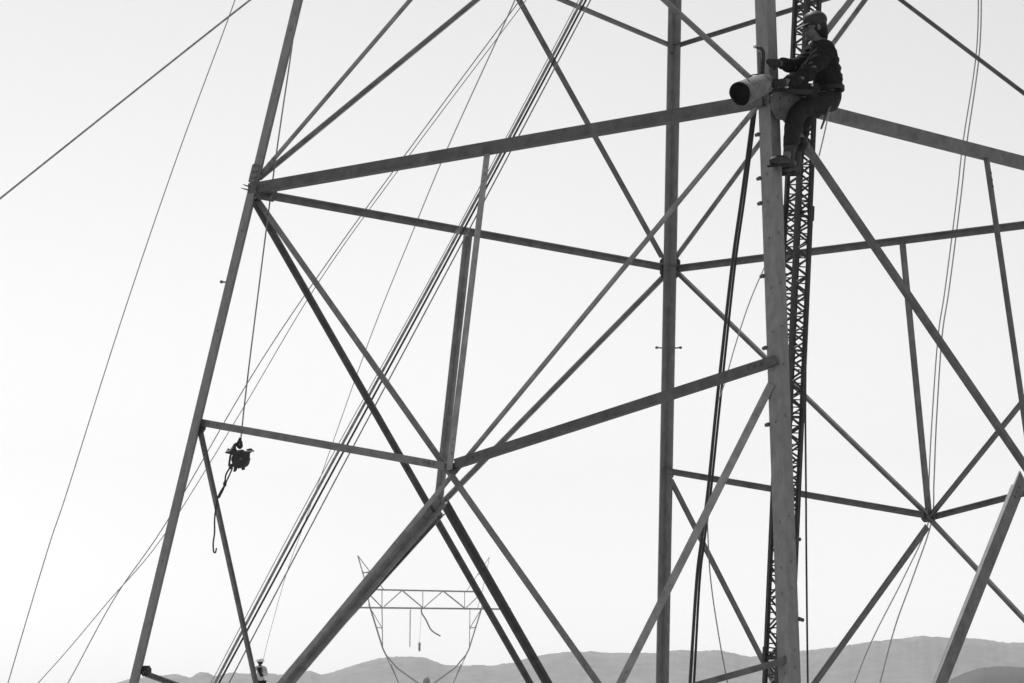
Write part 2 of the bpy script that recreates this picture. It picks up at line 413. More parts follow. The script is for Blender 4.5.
for i in range(4):
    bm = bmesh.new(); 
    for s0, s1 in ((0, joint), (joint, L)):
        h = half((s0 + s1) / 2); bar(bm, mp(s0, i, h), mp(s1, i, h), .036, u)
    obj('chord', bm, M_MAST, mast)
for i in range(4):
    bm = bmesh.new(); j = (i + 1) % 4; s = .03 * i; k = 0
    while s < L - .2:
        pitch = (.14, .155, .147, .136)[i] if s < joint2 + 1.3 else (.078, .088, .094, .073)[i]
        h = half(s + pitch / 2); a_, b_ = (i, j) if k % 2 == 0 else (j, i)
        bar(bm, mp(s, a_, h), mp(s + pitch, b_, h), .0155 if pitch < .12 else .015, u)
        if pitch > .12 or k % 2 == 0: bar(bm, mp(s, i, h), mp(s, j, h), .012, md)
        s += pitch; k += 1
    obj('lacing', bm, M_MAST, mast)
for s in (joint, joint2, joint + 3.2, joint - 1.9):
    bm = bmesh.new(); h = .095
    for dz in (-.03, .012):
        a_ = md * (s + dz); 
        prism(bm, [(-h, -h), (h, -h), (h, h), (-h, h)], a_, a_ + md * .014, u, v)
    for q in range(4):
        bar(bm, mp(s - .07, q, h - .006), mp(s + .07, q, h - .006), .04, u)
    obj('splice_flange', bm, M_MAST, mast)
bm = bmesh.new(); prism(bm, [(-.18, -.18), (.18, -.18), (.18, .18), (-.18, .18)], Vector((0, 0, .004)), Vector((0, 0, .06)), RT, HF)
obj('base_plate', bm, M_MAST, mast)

# ------------------------------------------------------------------ cables and ropes
def cable(name, pts, px, material, label, cat, group=None, n=6, seg=6):
    P = [pt(p) for p in pts]; L_ = smoothline(P, n) if len(P) > 2 else P
    rad = [max(.002, px / 2 * (p - CAM).dot(FW) / FPX) if isinstance(px, (int, float)) else px for p in L_]
    base = sum(rad) / len(rad)
    if max(rad) > 1.3 * base: rad = [base * 1.0 for _ in rad]
    org = L_[0]; bm = bmesh.new(); tube(bm, [p - org for p in L_], rad, seg)
    o = obj(name, bm, material, None, True); o.location = org
    tag(o, label, cat, group); return o
G1 = 'hoisting cables slanting down through the tower'
cable('wire_cable', [(613, -70, 29.2), (582, 0, 29.6), (445, 257, 31.6), (313, 498, 34.2), (215, 683, 37), (165, 778, 38.6)], 3.0, M_CABLE, 'thickest grey cable on the left edge of the slanting hoist bundle', 'cable', G1)
cable('wire_cable', [(617, -66, 29.2), (586, 0, 29.6), (448.5, 258, 31.6), (320.5, 494, 34.2), (219, 683, 37), (169, 778, 38.6)], 2.2, M_ROPE, 'dark thin cable in the middle of the slanting hoist bundle', 'cable', G1)
cable('wire_cable', [(621, -62, 29.2), (590.5, 0, 29.6), (454, 258, 31.6), (328, 494, 34.2), (229, 683, 37), (180, 778, 38.6)], 1.5, M_CABLE, 'thin grey cable on the right edge of the slanting hoist bundle', 'cable', G1)
cable('wire_cable', [(610, -72, 29.3), (579, -1, 29.7), (442.5, 256, 31.7), (310, 496, 34.3), (211, 683, 37.1), (161, 778, 38.7)], .9, M_CABLE, 'finest cable hugging the left side of the slanting hoist bundle', 'cable', G1)
G2 = 'thin guy wires slanting to the lower left'
cable('guy_wire', [(562, -58, 31), (520, 0, 31.5), (405, 155, 33.5), (316, 279, 35), (248, 382, 36.6), (166, 523, 39), (114, 599, 41), (68, 683, 43.5), (20, 766, 46)], 1.1, M_CABLE, 'long guy wire from the top sagging steeply to the bottom left corner', 'wire', G2)
cable('guy_wire', [(570, -60, 31), (526, 0, 31.5), (409.5, 155, 33.5), (318, 283, 35), (236, 420, 37), (162, 538, 39.3), (108, 602, 41), (50, 670, 43.5), (-40, 766, 47)], .9, M_CABLE, 'long guy wire splaying flatter toward the bottom left corner', 'wire', G2)
MAN2 = 105.0
cable('tag_line', [(540, -60, 31), (515, 0, 32), (448, 147, 37), (413, 231, 41), (372, 333, 47), (333, 442, 56), (302, 530, 68), (286, 575, 77), (268, 640, 95), (262.4, 664, 104.6)], .8, M_HEMP, 'faint tag line running down to the hands of the distant helmeted worker', 'rope')
cable('guy_wire', [(330, -58, 36), (250, 0, 36.5), (47, 161, 38), (-60, 247, 39)], 2.0, M_CABLE, 'straight darker wire crossing the upper left corner', 'wire')
cable('guy_wire', [(253, -60, 36), (235, 0, 36.3), (176, 160, 37), (120.5, 323, 38), (66.7, 493, 39), (47, 552, 39.5), (6, 690, 40.5), (-15, 768, 41)], 1.1, M_CABLE, 'slack thin wire bowing down the open sky left of the tower', 'wire')
BLK = 31.2
cable('hand_line', [(300, -60, BLK), (297, 0, BLK), (292, 46, BLK), (274.5, 167, BLK), (253.5, 330, BLK), (245, 400, BLK), (240.6, 441, BLK)], 1.5, M_CABLE, 'thin hand line beside the left leg holding up the dark pulley block', 'rope')
G3 = 'double ropes hanging at the right edge'
cable('hand_line', [(978, -60, 33.5), (977, 45, 33.5), (963, 142, 33.6), (956.5, 200, 33.7), (945, 290, 33.8), (938, 337, 33.9), (932, 420, 34), (929, 480, 34.1), (928.5, 522, 34.1), (905, 575, 34.6), (873.6, 637, 35.2), (854.6, 683, 35.6), (822, 770, 36.5)], 1.3, M_HEMP, 'left rope of the pair hanging at right, fanning outermost below the joint', 'rope', G3)
cable('hand_line', [(981, -60, 33.5), (980, 45, 33.5), (967, 142, 33.6), (960.5, 200, 33.7), (949, 290, 33.8), (942, 337, 33.9), (936.5, 420, 34), (934, 480, 34.1), (931.5, 522, 34.1), (913, 577, 34.6), (895, 627, 35.1), (880, 683, 35.6), (858, 770, 36.5)], 1.4, M_HEMP, 'right rope of the pair hanging at right, steeper below the joint', 'rope', G3)
RD = 27.3
cable('hoist_rope', [(754, 104, RD), (747, 158, RD), (741, 202, RD), (731.5, 270, RD), (717.5, 396, RD), (708, 490, RD), (701.5, 540, RD), (696.5, 583, RD), (690, 683, RD), (683.5, 775, RD)], 3.4, M_ROPE, 'thick dark rope hanging left of the near leg, left strand of two', 'rope', 'twin hoist ropes')
cable('hoist_rope', [(756.5, 104, RD + .05), (749.8, 158, RD + .05), (744, 202, RD + .05), (734.5, 270, RD + .05), (720.8, 396, RD + .05), (711, 490, RD + .05), (704.5, 540, RD + .05), (699.5, 583, RD + .05), (694, 683, RD + .05), (688.5, 775, RD + .05)], 2.6, M_ROPE, 'slightly thinner dark rope hanging left of the near leg, right strand of two', 'rope', 'twin hoist ropes')
cable('slack_line', [(707.3, 520, RD), (710, 573, RD), (717, 625, RD), (727.6, 683, RD), (741, 740, RD), (752, 775, RD)], 1.3, M_CABLE, 'fine slack line curving away from the foot of the thick ropes', 'rope')
cable('slack_line', [(765, 266, 26.6), (750, 301, 26.8), (736, 343, 27), (724, 385, 27.2), (718.5, 400, 27.25)], 1.3, M_HEMP, 'short thin line from the step bolt of the near leg to the thick ropes', 'rope')
cable('hand_line', [(816, 107, 27.4), (811, 200, 27.4), (807, 300, 27.4), (805.4, 396, 27.4), (806, 493, 27.4), (806.4, 560, 27.4), (807.8, 683, 27.4), (809.5, 775, 27.4)], 2.2, M_ROPE, 'dark plumb rope hanging just right of the near leg and mast', 'rope')
cable('slack_line', [(829, 112, 26.6), (824.5, 133, 26.55), (819, 156, 26.55)], 1.4, M_HEMP, 'short loose cord dangling below the seated worker', 'cord')

# ------------------------------------------------------------------ pulley block hanging by the left leg, with its trailing rope
blk = empty('pulley_block', at(239, 440, BLK)); tag(blk, 'dark pulley block bundle hanging from the thin line near the left leg', 'pulley')
def bl(px, py, dd=0): return at(px, py, BLK + dd) - blk.location
bm = bmesh.new()
tube(bm, smoothline([bl(240.6, 438), bl(239, 441.5), bl(237.6, 444.5), bl(239.4, 447.5), bl(241.2, 446), bl(240.8, 442.5), bl(240.2, 441)], 5), .018, 8)
obj('hook', bm, M_MAST, blk)
for s in (-1, 1):
    bm = bmesh.new()
    c = bl(240.5, 459, s * .045); prof = []
    out = [(232, 455), (228.6, 453.5), (225, 453), (225.6, 451), (229.5, 449.8), (231.5, 447.5), (233.5, 444), (235.4, 446.2), (234, 450), (238, 451), (242, 449.2), (245, 450.8), (248.5, 450.6), (253.6, 450.6), (250.2, 453.4), (250, 457), (249.2, 461.5), (246, 465), (243.6, 466.4), (242.6, 468.6), (239.8, 467), (238.4, 469.5), (236.8, 466.6), (234, 466.4), (231, 469.6), (228.3, 468), (229.8, 464.5), (232.5, 463), (234.5, 459)]
    va = [bm.verts.new(bl(x, y, s * .03)) for x, y in out]; vb = [bm.verts.new(bl(240 + (x - 240) * .9, 459 + (y - 459) * .9, s * .075)) for x, y in out]
    n = len(out)
    for i in range(n): bm.faces.new((va[i], va[(i + 1) % n], vb[(i + 1) % n], vb[i]))
    bm.faces.new(va); bm.faces.new(vb[::-1]); obj('cheek', bm, M_MAST, blk)
bm = bmesh.new(); tube(bm, [bl(241, 459, -.028), bl(241, 459, .028)], .085, 20); obj('sheave', bm, M_MAST, blk)
bm = bmesh.new(); tube(bm, [bl(241, 459, -.1), bl(241, 459, .1)], .018, 10); obj('axle', bm, M_BOLT, blk)
bm = bmesh.new(); tube(bm, smoothline([bl(236.5, 449.5, -.05), bl(232.6, 451, -.05), bl(230.5, 456, -.05), bl(229, 466, -.03)], 5), .012, 7); obj('becket', bm, M_MAST, blk)
rnd = random.Random(5)
for q in range(3):
    P_ = [bl(240.5 + rnd.uniform(-1, 1) + 8.2 * (1 - .12 * q) * math.cos(k * .9 + q) * rnd.uniform(.75, 1.12), 458.5 + 7.4 * (1 - .1 * q) * math.sin(k * .9 + q) * rnd.uniform(.75, 1.15), .07 * math.sin(k * 1.7 + q)) for k in range(15)]
    bm = bmesh.new(); tube(bm, smoothline(P_, 4), .016, 6); obj('rope_coil', bm, M_ROPE, blk, True)
for P_ in ([(232, 452), (228, 449.5), (226.5, 452)], [(247, 451), (251, 449.5), (254, 451.5)], [(236, 466), (235, 470.5), (233.5, 471.5)], [(243, 467), (243.5, 470)], [(234, 449), (235, 444.5), (236.5, 443)]):
    bm = bmesh.new(); tube(bm, [bl(x, y) for x, y in P_], [.022, .016, .008][:len(P_)], 6); obj('rope_end', bm, M_ROPE, blk)
o = cable('rope_tail', [(229.8, 468, BLK), (226.2, 474, BLK), (225, 481, BLK), (224.6, 485, BLK), (220.5, 492, BLK), (217.5, 499, BLK), (215.6, 510, BLK - .05), (214.6, 520, BLK - .06), (214.5, 533, BLK - .06), (213.2, 543, BLK - .06), (213.6, 551, BLK - .06), (215.4, 552.5, BLK - .06), (216.5, 548, BLK - .06)], 1.7, M_ROPE, 'knotted rope tail trailing from the pulley block past the slanted strut', 'rope')
bm = bmesh.new(); tube(bm, [p - o.location for p in smoothline([at(232.5, 468, BLK), at(229, 476, BLK), at(226.2, 482, BLK), at(223, 490, BLK), at(219, 498, BLK)], 5)], .008, 6); obj('second_strand', bm, M_ROPE, o)
bm = bmesh.new(); ball(bm, at(224.8, 484, BLK) - o.location, .02, .02, .03, None, 10); obj('knot', bm, M_ROPE, o)

# ------------------------------------------------------------------ people
def skin_mesh(chains, radii, root, sub=2):
    """chains: list of lists of joint names; radii: name -> (co, r)"""
    names = []; idx = {}; edges = []
    for ch in chains:
        for n in ch:
            if n not in idx: idx[n] = len(names); names.append(n)
        for a, b in zip(ch, ch[1:]): edges.append((idx[a], idx[b]))
    me = bpy.data.meshes.new('skin'); me.from_pydata([radii[n][0] for n in names], edges, [])
    ob = bpy.data.objects.new('skin', me); COL.objects.link(ob)
    md_ = ob.modifiers.new('s', 'SKIN'); md_.use_smooth_shade = True
    sv = me.skin_vertices[0].data
    for n in names:
        r = radii[n][1]; sv[idx[n]].radius = (r, r) if not isinstance(r, tuple) else r; sv[idx[n]].use_root = (n == root)
    sb = ob.modifiers.new('b', 'SUBSURF'); sb.levels = sub; sb.render_levels = sub
    dg = bpy.context.evaluated_depsgraph_get(); dg.update(); ev = ob.evaluated_get(dg)
    out = bpy.data.meshes.new_from_object(ev)
    bpy.data.objects.remove(ob, do_unlink=True)
    return out
def add_mesh(bm, me):
    bm.from_mesh(me); bpy.data.meshes.remove(me)
DC = dep('C1')
PM = DC / FPX                       # metres per pixel at the near leg
man = empty('person', at(829, 108, DC + .42))
tag(man, 'lineman in dark clothes and cap seated high on the beam reaching to the thick leg', 'person')
def mpnt(px, py, dd): return at(px, py, DC + dd) - man.location
J = {
 'pelvis': (mpnt(829, 98, .42), .135), 'waist': (mpnt(829, 83, .38), .125), 'chest': (mpnt(824, 64, .33), .155), 'upper': (mpnt(822, 48, .31), .13), 'neck': (mpnt(817, 38, .30), .06), 'headbase': (mpnt(815, 31, .29), .07),
 'shn': (mpnt(825, 51, .12), .085), 'eln': (mpnt(806, 75, -.05), .066), 'wrn': (mpnt(786, 82, -.24), .036), 'hdn': (mpnt(780, 83.5, -.3), .03),
 'shf': (mpnt(818, 50, .48), .075), 'elf': (mpnt(797, 66, .26), .058), 'wrf': (mpnt(779, 63.5, -.1), .036), 'hdf': (mpnt(773.5, 62.5, -.18), .034),
 'hpn': (mpnt(826, 101, .28), .10), 'knn': (mpnt(797, 111, .06), .082), 'cfn': (mpnt(793, 130, -.06), .084), 'ann': (mpnt(790, 151, -.2), .055), 'ftn': (mpnt(785, 160, -.25), .045),
 'hpf': (mpnt(829, 101, .52), .10), 'knf': (mpnt(806, 112, .38), .082), 'cff': (mpnt(801, 132, .36), .072), 'anf': (mpnt(797, 157, .1), .05), 'ftf': (mpnt(792, 167, .05), .045)}
def scaled(names, k, add=0): return {n: (J[n][0], J[n][1] * k + add) for n in names}
# body: one continuous skin, head shaped and joined, five fingers per hand
FING = {}
def fingers(hand, wrist, curl_dir, side):
    h, wv = J[hand][0], J[wrist][0]; d = (h - wv).normalized(); n = curl_dir.normalized(); sd_ = d.cross(n).normalized()
    ch = []
    for k, (off, ln) in enumerate(((-.03, .075), (-.01, .085), (.011, .08), (.031, .062))):
        a = h + d * .03 + sd_ * off; b = a + d * ln * .45 + n * .008; c = b + d * ln * .2 + n * ln * .4; e = c - d * ln * .22 + n * ln * .2
        nm = [f'{hand}{k}{q}' for q in range(4)]
        for q, p in zip(nm, (a, b, c, e)): FING[q] = (p, .0105)
        ch.append([hand] + nm)
    a = h - sd_ * .035 * side; b = a - sd_ * .025 * side + d * .03 + n * .02; c = b + d * .03 + n * .02
    nm = [f'{hand}t{q}' for q in range(3)]
    for q, p in zip(nm, (a, b, c)): FING[q] = (p, .012)
    ch.append([hand] + nm); return ch
chn = fingers('hdn', 'wrn', HF * 1.0 + UP * -.3, 1); chf = fingers('hdf', 'wrf', HF * 1.0 + UP * -.3, -1)
allJ = dict(J); allJ.update(FING)
body = {n: (c, r * (.7 if n in ('pelvis', 'waist', 'chest', 'upper', 'hpn', 'hpf') else .86)) for n, (c, r) in allJ.items()}
limbs = [['pelvis', 'waist', 'chest', 'upper', 'neck', 'headbase'], ['upper', 'shn', 'eln', 'wrn', 'hdn'], ['upper', 'shf', 'elf', 'wrf', 'hdf'],
         ['pelvis', 'hpn', 'knn', 'cfn', 'ann', 'ftn'], ['pelvis', 'hpf', 'knf', 'cff', 'anf', 'ftf']]
bm = bmesh.new(); add_mesh(bm, skin_mesh(limbs + chn + chf, body, 'pelvis'))
# head looks to the left and slightly down at the hands
hx = -(RT * .93 + FW * .25) + UP * -.12; hx.normalize(); hy = UP.cross(hx).normalized(); hz = hx.cross(hy).normalized()
def hp(f, s, z): return mpnt(814.5, 26.5, .29) + hx * f + hy * s + hz * z
def hball(bm, f, s, z, a, b, c, seg=16): ball(bm, hp(f, s, z), a, b, c, (hx, hy, hz), seg)
hball(bm, -.005, 0, .03, .10, .075, .10); hball(bm, .025, 0, -.045, .07, .058, .075)
hball(bm, .088, 0, -.105, .018, .022, .016); hball(bm, .103, 0, -.02, .022, .014, .02); hball(bm, .09, 0, .002, .02, .012, .028)
hball(bm, .088, 0, -.062, .012, .026, .008); hball(bm, .088, 0, -.076, .012, .024, .008)
for s in (-1, 1): hball(bm, -.012, s * .076, -.01, .018, .01, .03); hball(bm, .078, s * .033, .028, .022, .022, .01)
obj('body', bm, M_SKIN, man, True)
for s in (-1, 1):
    bm = bmesh.new(); hball(bm, .086, s * .032, .008, .011, .013, .009, 10); obj('eye', bm, M_HAIR, man, True)
bm = bmesh.new(); hball(bm, -.03, 0, .0, .088, .083, .09); hball(bm, -.06, 0, -.06, .05, .06, .05); obj('hair', bm, M_HAIR, man, True)
# cap: crown, brim and neck flap
bm = bmesh.new(); hball(bm, -.012, 0, .058, .115, .095, .085, 18)
obj('cap', bm, M_CAP, man, True)
bm = bmesh.new(); pr = []
for k in range(13):
    t = math.pi * (k / 12 - .5); pr.append((.06 + .115 * math.cos(t), .093 * math.sin(t)))
pr += [(.05, .08), (.05, -.08)]
prism(bm, pr, hp(0, 0, .052), hp(.012, 0, .060), (hx - hz * .38).normalized(), hy); obj('brim', bm, M_CAP, bpy.data.objects['cap'])
bm = bmesh.new(); hball(bm, -.055, 0, -.06, .062, .082, .12, 14); obj('neck_flap', bm, M_CLOTH, bpy.data.objects['cap'], True)
# jacket and trousers follow the body
jk = scaled(['pelvis', 'waist', 'chest', 'upper', 'neck', 'shn', 'eln', 'shf', 'elf'], 1.0, .004)
jk['collar'] = (J['neck'][0] * .6 + J['upper'][0] * .4, .075)
jk['pelvis'] = (J['pelvis'][0] * .65 + J['waist'][0] * .35, .14)
jk['cun'] = (J['wrn'][0], .052); jk['cuf'] = (J['wrf'][0], .052)
jk['mdn'] = ((J['shn'][0] + J['eln'][0]) / 2, .084); jk['mdf'] = ((J['shf'][0] + J['elf'][0]) / 2, .07)
me = skin_mesh([['pelvis', 'waist', 'chest', 'upper', 'collar'], ['upper', 'shn', 'mdn', 'eln', 'cun'], ['upper', 'shf', 'mdf', 'elf', 'cuf']], jk, 'pelvis', 3)
bm = bmesh.new(); add_mesh(bm, me)
for vtx in bm.verts:       # cloth folds
    q = vtx.co; vtx.co = q + vtx.normal * (.013 * math.sin(q.z * 38 + q.x * 29) * math.sin(q.x * 23 - q.y * 21 + q.z * 17) + .008 * math.sin(q.z * 75 - q.x * 60 + q.y * 40))
obj('jacket', bm, M_CLOTH, man, True)
tr = scaled(['pelvis', 'hpn', 'knn', 'cfn', 'hpf', 'knf', 'cff'], 1.0, .006)
tr['top'] = (J['waist'][0] * .55 + J['pelvis'][0] * .45, .13)
tr['ann'] = (J['ann'][0], .072); tr['anf'] = (J['anf'][0], .07)
tr['thn'] = ((J['hpn'][0] + J['knn'][0]) / 2, .105); tr['thf'] = ((J['hpf'][0] + J['knf'][0]) / 2, .098)
bm = bmesh.new(); add_mesh(bm, skin_mesh([['top', 'pelvis'], ['pelvis', 'hpn', 'thn', 'knn', 'cfn', 'ann'], ['pelvis', 'hpf', 'thf', 'knf', 'cff', 'anf']], tr, 'pelvis', 3))
for vtx in bm.verts:
    q = vtx.co; vtx.co = q + vtx.normal * (.009 * math.sin(q.z * 31 + q.y * 20 + q.x * 18) * math.sin(q.x * 30 + q.z * 23) + .004 * math.sin(q.z * 47 + q.x * 66 + q.y * 30))
obj('trousers', bm, M_TROUS, man, True)
def boot(ax, ay, ad, tx, ty, td, hx_, hy_, hd):
    a, t, h = mpnt(ax, ay, ad), mpnt(tx, ty, td), mpnt(hx_, hy_, hd)
    rd = {'shaft': (a + UP * .06, .056), 'ankle': (a, .06), 'heel': (h, .048), 'mid': ((h + t) / 2 + UP * .012, .05), 'ball': (h * .25 + t * .75, .05), 'toe': (t, .036)}
    bm = bmesh.new(); add_mesh(bm, skin_mesh([['shaft', 'ankle', 'heel', 'mid', 'ball', 'toe']], rd, 'ankle', 2))
    o = obj('boot', bm, M_LEATH, man, True)
    bm = bmesh.new(); d = (t - h).normalized(); s_ = d.cross(UP).normalized(); n_ = s_.cross(d)
    ln = (t - h).length + .022
    prof = [(-.05, -.036), (.06, -.04), (ln * .55, -.036), (ln * .8, -.048), (ln - .01, -.03), (ln - .01, .03), (ln * .8, .048), (ln * .55, .036), (.06, .04), (-.05, .036)]
    prism(bm, prof, h - n_ * .05, h - n_ * .03, d, s_)
    prism(bm, [(-.052, -.036), (.035, -.037), (.035, .037), (-.052, .036)], h - n_ * .068, h - n_ * .0505, d, s_)
    obj('sole', bm, M_HAIR, o)
boot(790, 152, -.2, 770.5, 161.5, -.42, 788, 161, -.2)
boot(796, 158, .1, 781, 170.5, -.1, 793, 168.5, .08)
for nm, ch in (('hdn', chn), ('hdf', chf)):
    wr = 'wrn' if nm == 'hdn' else 'wrf'
    g = {k: (c, r * 1.18) for k, (c, r) in allJ.items() if k.startswith(nm) or k == wr}
    g[wr] = (J[wr][0], .045); g[nm] = (J[nm][0], .042)
    bm = bmesh.new(); add_mesh(bm, skin_mesh([[wr, nm]] + ch, g, nm)); obj('glove', bm, M_GLOVE, man, True)
# safety belt: waist band, strap round the leg, pouches and ring
bm = bmesh.new(); wc = J['waist'][0] * .55 + J['pelvis'][0] * .45
ptsb = [wc + RT * .122 * math.cos(2 * math.pi * k / 20) + HF * .150 * math.sin(2 * math.pi * k / 20) + UP * (.012 * math.cos(2 * math.pi * k / 20)) for k in range(21)]
for a, b in zip(ptsb, ptsb[1:]): bar(bm, a, b + (b - a) * .1, .04, ZZ)
belt = obj('safety_belt', bm, M_STRAP, man)
bm = bmesh.new()
for chn_ in ([mpnt(820, 91, .20), mpnt(800, 92, .0), mpnt(782, 89.5, -.12), mpnt(770, 88.5, -.1)], [mpnt(770, 88.5, -.1), mpnt(758, 90, .0), mpnt(760, 90, .2), mpnt(786, 90, .4), mpnt(820, 91, .54)]):
    L_ = smoothline(chn_, 6)
    for a, b in zip(L_, L_[1:]): prism(bm, [(-.022, -.004), (.022, -.004), (.022, .004), (-.022, .004)], a, b, UP, (b - a).normalized().cross(UP).normalized())
obj('strap', bm, M_STRAP, belt)
for x, y, d_, w_, h_ in ((811, 84, .16, .13, .13), (801, 83, .10, .11, .11), (793, 86, .02, .08, .06)):
    bm = bmesh.new(); c = mpnt(x, y, d_)
    prism(bm, [(-w_ / 2, 0), (-w_ / 2 * .8, -h_), (w_ / 2 * .8, -h_), (w_ / 2, 0)], c - HF * .035, c + HF * .035, RT, UP); obj('tool_pouch', bm, M_STRAP, belt)
bm = bmesh.new(); L_ = smoothline([mpnt(801, 68, -.09), mpnt(809, 58, .0), mpnt(817, 49, .06), mpnt(822, 44, .22)], 6)
for a, b in zip(L_, L_[1:]): prism(bm, [(-.018, -.004), (.018, -.004), (.018, .004), (-.018, .004)], a, b, UP, FW)
obj('lit_sleeve_band', bm, mat('lit_band_tone', .09, .7, 0, .3, 30), belt)  # paler band, the light along the near arm's upper edge put into its colour
for x, y in ((786, 87), (796, 82.5), (812, 85), (820, 51), (817, 53)):
    bm = bmesh.new(); ball(bm, mpnt(x, y, -.1 if x < 800 else .08), .014, .014, .014, None, 10); obj('glint_bead', bm, M_METAL, belt, True)  # bright beads added to stand in for glints and pale gaps
bm = bmesh.new(); tube(bm, [at(828.5, 109, DC + .2), at(821, 129, DC + .18)], [.014, .009], 8)
tube(bm, [at(829.5, 106, DC + .2), at(828.3, 109.5, DC + .2)], .02, 8)
tag(obj('hand_tool', bm, M_BOLT), 'short dark bar tool hanging point down under the seated worker', 'tool')

# ------------------------------------------------------------------ round bucket lying on the beam and wrench by the leg
bk = empty('round_bucket', at(752, 92, DC - .28)); tag(bk, 'pale round bucket lying on its side, dark open end out, beside the thick leg', 'bucket')
ax_a, ax_b = at(739.8, 93.5, DC - .62), at(769, 82, DC - .18)
d = (ax_b - ax_a).normalized(); u = d.cross(UP).normalized(); v = d.cross(u)
def lathe(bm, prof, org, seg=28):
    rings = [[bm.verts.new(org + d * p + (u * math.cos(2 * math.pi * k / seg) + v * math.sin(2 * math.pi * k / seg)) * r) for k in range(seg)] for p, r in prof]
    for a, b in zip(rings, rings[1:]):
        for k in range(seg): bm.faces.new((a[k], a[(k + 1) % seg], b[(k + 1) % seg], b[k]))
    return rings
LN = (ax_b - ax_a).length; o0 = ax_a - bk.location
bm = bmesh.new(); rg = lathe(bm, [(0.003, .1035), (0, .105), (.02, .107), (LN * .3, .107), (LN * .5, .103), (LN * .75, .094), (LN * .93, .083), (LN, .06)], o0); bm.faces.new(rg[-1])
for vtx in bm.verts:
    q = vtx.co; f_ = 1 + .035 * math.sin(q.x * 31 + q.z * 17) + .03 * math.sin(q.z * 43 - q.y * 29 + 1)
    ax_ = o0 + d * (q - o0).dot(d); vtx.co = ax_ + (q - ax_) * f_
obj('shell', bm, M_PALE, bk, True)
bm = bmesh.new(); tube(bm, smoothline([o0 + d * (LN * .16) + v * -.09 + u * .06, o0 + d * (LN * .3) + v * -.112, o0 + d * (LN * .55) + v * -.107 - u * .03, o0 + d * (LN * .8) + v * -.09 - u * .05, o0 + d * LN + v * -.06], 5), .006, 6); obj('cord', bm, M_ROPE, bk, True)
bm = bmesh.new(); rg = lathe(bm, [(.0032, .1033), (.05, .098), (.10, .09)], o0); bm.faces.new(rg[-1]); obj('lining', bm, M_HOLE, bk, True)
bm = bmesh.new(); tube(bm, smoothline([at(762, 86, DC - .14) - bk.location, at(768, 90, DC - .06) - bk.location, at(771, 97, DC - .02) - bk.location, at(770, 103, DC) - bk.location], 5), .014, 8); obj('sling', bm, M_ROPE, bk, True)
wr = empty('open_wrench', at(759, 72, DC - .1)); tag(wr, 'long wrench standing upright against the thick leg above the pale bucket', 'wrench')
wl = wr.location
bm = bmesh.new(); tube(bm, [at(760.2, 77, DC - .1) - wl, at(759.4, 60, DC - .12) - wl, at(758.6, 52, DC - .13) - wl], [.019, .017, .016], 10); obj('handle', bm, M_PALE, wr, True)
bm = bmesh.new(); tube(bm, smoothline([at(754.6, 46.5, DC - .15) - wl, at(757.5, 47.6, DC - .15) - wl, at(761, 48.5, DC - .14) - wl, at(763.3, 52.5, DC - .13) - wl, at(763.2, 60, DC - .12) - wl, at(762.4, 74, DC - .11) - wl], 6), [.012 + .004 * (i > 8) for i in range(31)], 8); obj('jaw', bm, M_MAST, wr, True)
bm = bmesh.new(); ball(bm, at(755, 46.5, DC - .15) - wl, .018, .018, .018, None, 10); obj('tip', bm, M_METAL, wr, True)
bm = bmesh.new(); tube(bm, [at(761, 73, DC - .11) - wl, at(761, 77.5, DC - .11) - wl], .036, 12); obj('socket', bm, M_MAST, wr, True)

# ------------------------------------------------------------------ distant worker with helmet, standing on a spoil heap
g0 = at(259.5, 709, MAN2)
bm = bmesh.new(); cols = []
for i, (r, z) in enumerate(((9.5, 0), (7.5, 1.0), (5.2, 2.2), (3.4, 3.2), (2.2, g0.z - .02), (1.0, g0.z))):
    cols.append([bm.verts.new((g0.x + (r * (1 + .12 * noise1(k * 1.3 + i))) * math.cos(2 * math.pi * k / 28), g0.y + (r * (1 + .12 * noise1(k * 1.3 + i))) * math.sin(2 * math.pi * k / 28), z)) for k in range(28)])
for a, b in zip(cols, cols[1:]):
    for k in range(28): bm.faces.new((a[k], a[(k + 1) % 28], b[(k + 1) % 28], b[k]))
bm.faces.new(cols[-1]); tag(obj('spoil_heap', bm, M_GROUND, None, True), kind='structure')
g = empty('person', g0); tag(g, 'distant worker in white helmet and pale shirt behind the lower left brace', 'person')
def gp(x, z, y=0): return RT * x + HF * y + ZZ * z
GJ = {'pelvis': (gp(.04, .95), .13), 'waist': (gp(.02, 1.12), .12), 'chest': (gp(0, 1.34), .14), 'upper': (gp(0, 1.45), .10), 'neck': (gp(-.01, 1.53), .055), 'head': (gp(-.01, 1.62), .085),
      'sl': (gp(-.19, 1.43), .065), 'el': (gp(-.30, 1.20, -.05), .05), 'wl': (gp(-.20, 1.42, -.25), .038), 'hl': (gp(-.14, 1.48, -.3), .035),
      'sr': (gp(.19, 1.43), .065), 'er': (gp(.22, 1.17, -.05), .05), 'wr': (gp(.10, 1.30, -.25), .038), 'hr': (gp(.08, 1.38, -.3), .035),
      'pl': (gp(-.06, .90), .09), 'kl': (gp(-.08, .50), .065), 'al': (gp(-.10, .09), .045), 'fl': (gp(-.13, .04, -.12), .04),
      'pr': (gp(.13, .90), .09), 'kr': (gp(.15, .50), .065), 'ar': (gp(.16, .09), .045), 'fr': (gp(.19, .04, -.12), .04)}
bm = bmesh.new(); add_mesh(bm, skin_mesh([['pelvis', 'waist', 'chest', 'upper', 'neck', 'head'], ['upper', 'sl', 'el', 'wl', 'hl'], ['upper', 'sr', 'er', 'wr', 'hr'], ['pelvis', 'pl', 'kl', 'al', 'fl'], ['pelvis', 'pr', 'kr', 'ar', 'fr']], {k: (c, r * .9) for k, (c, r) in GJ.items()}, 'pelvis'))
obj('body', bm, M_SKIN, g, True)
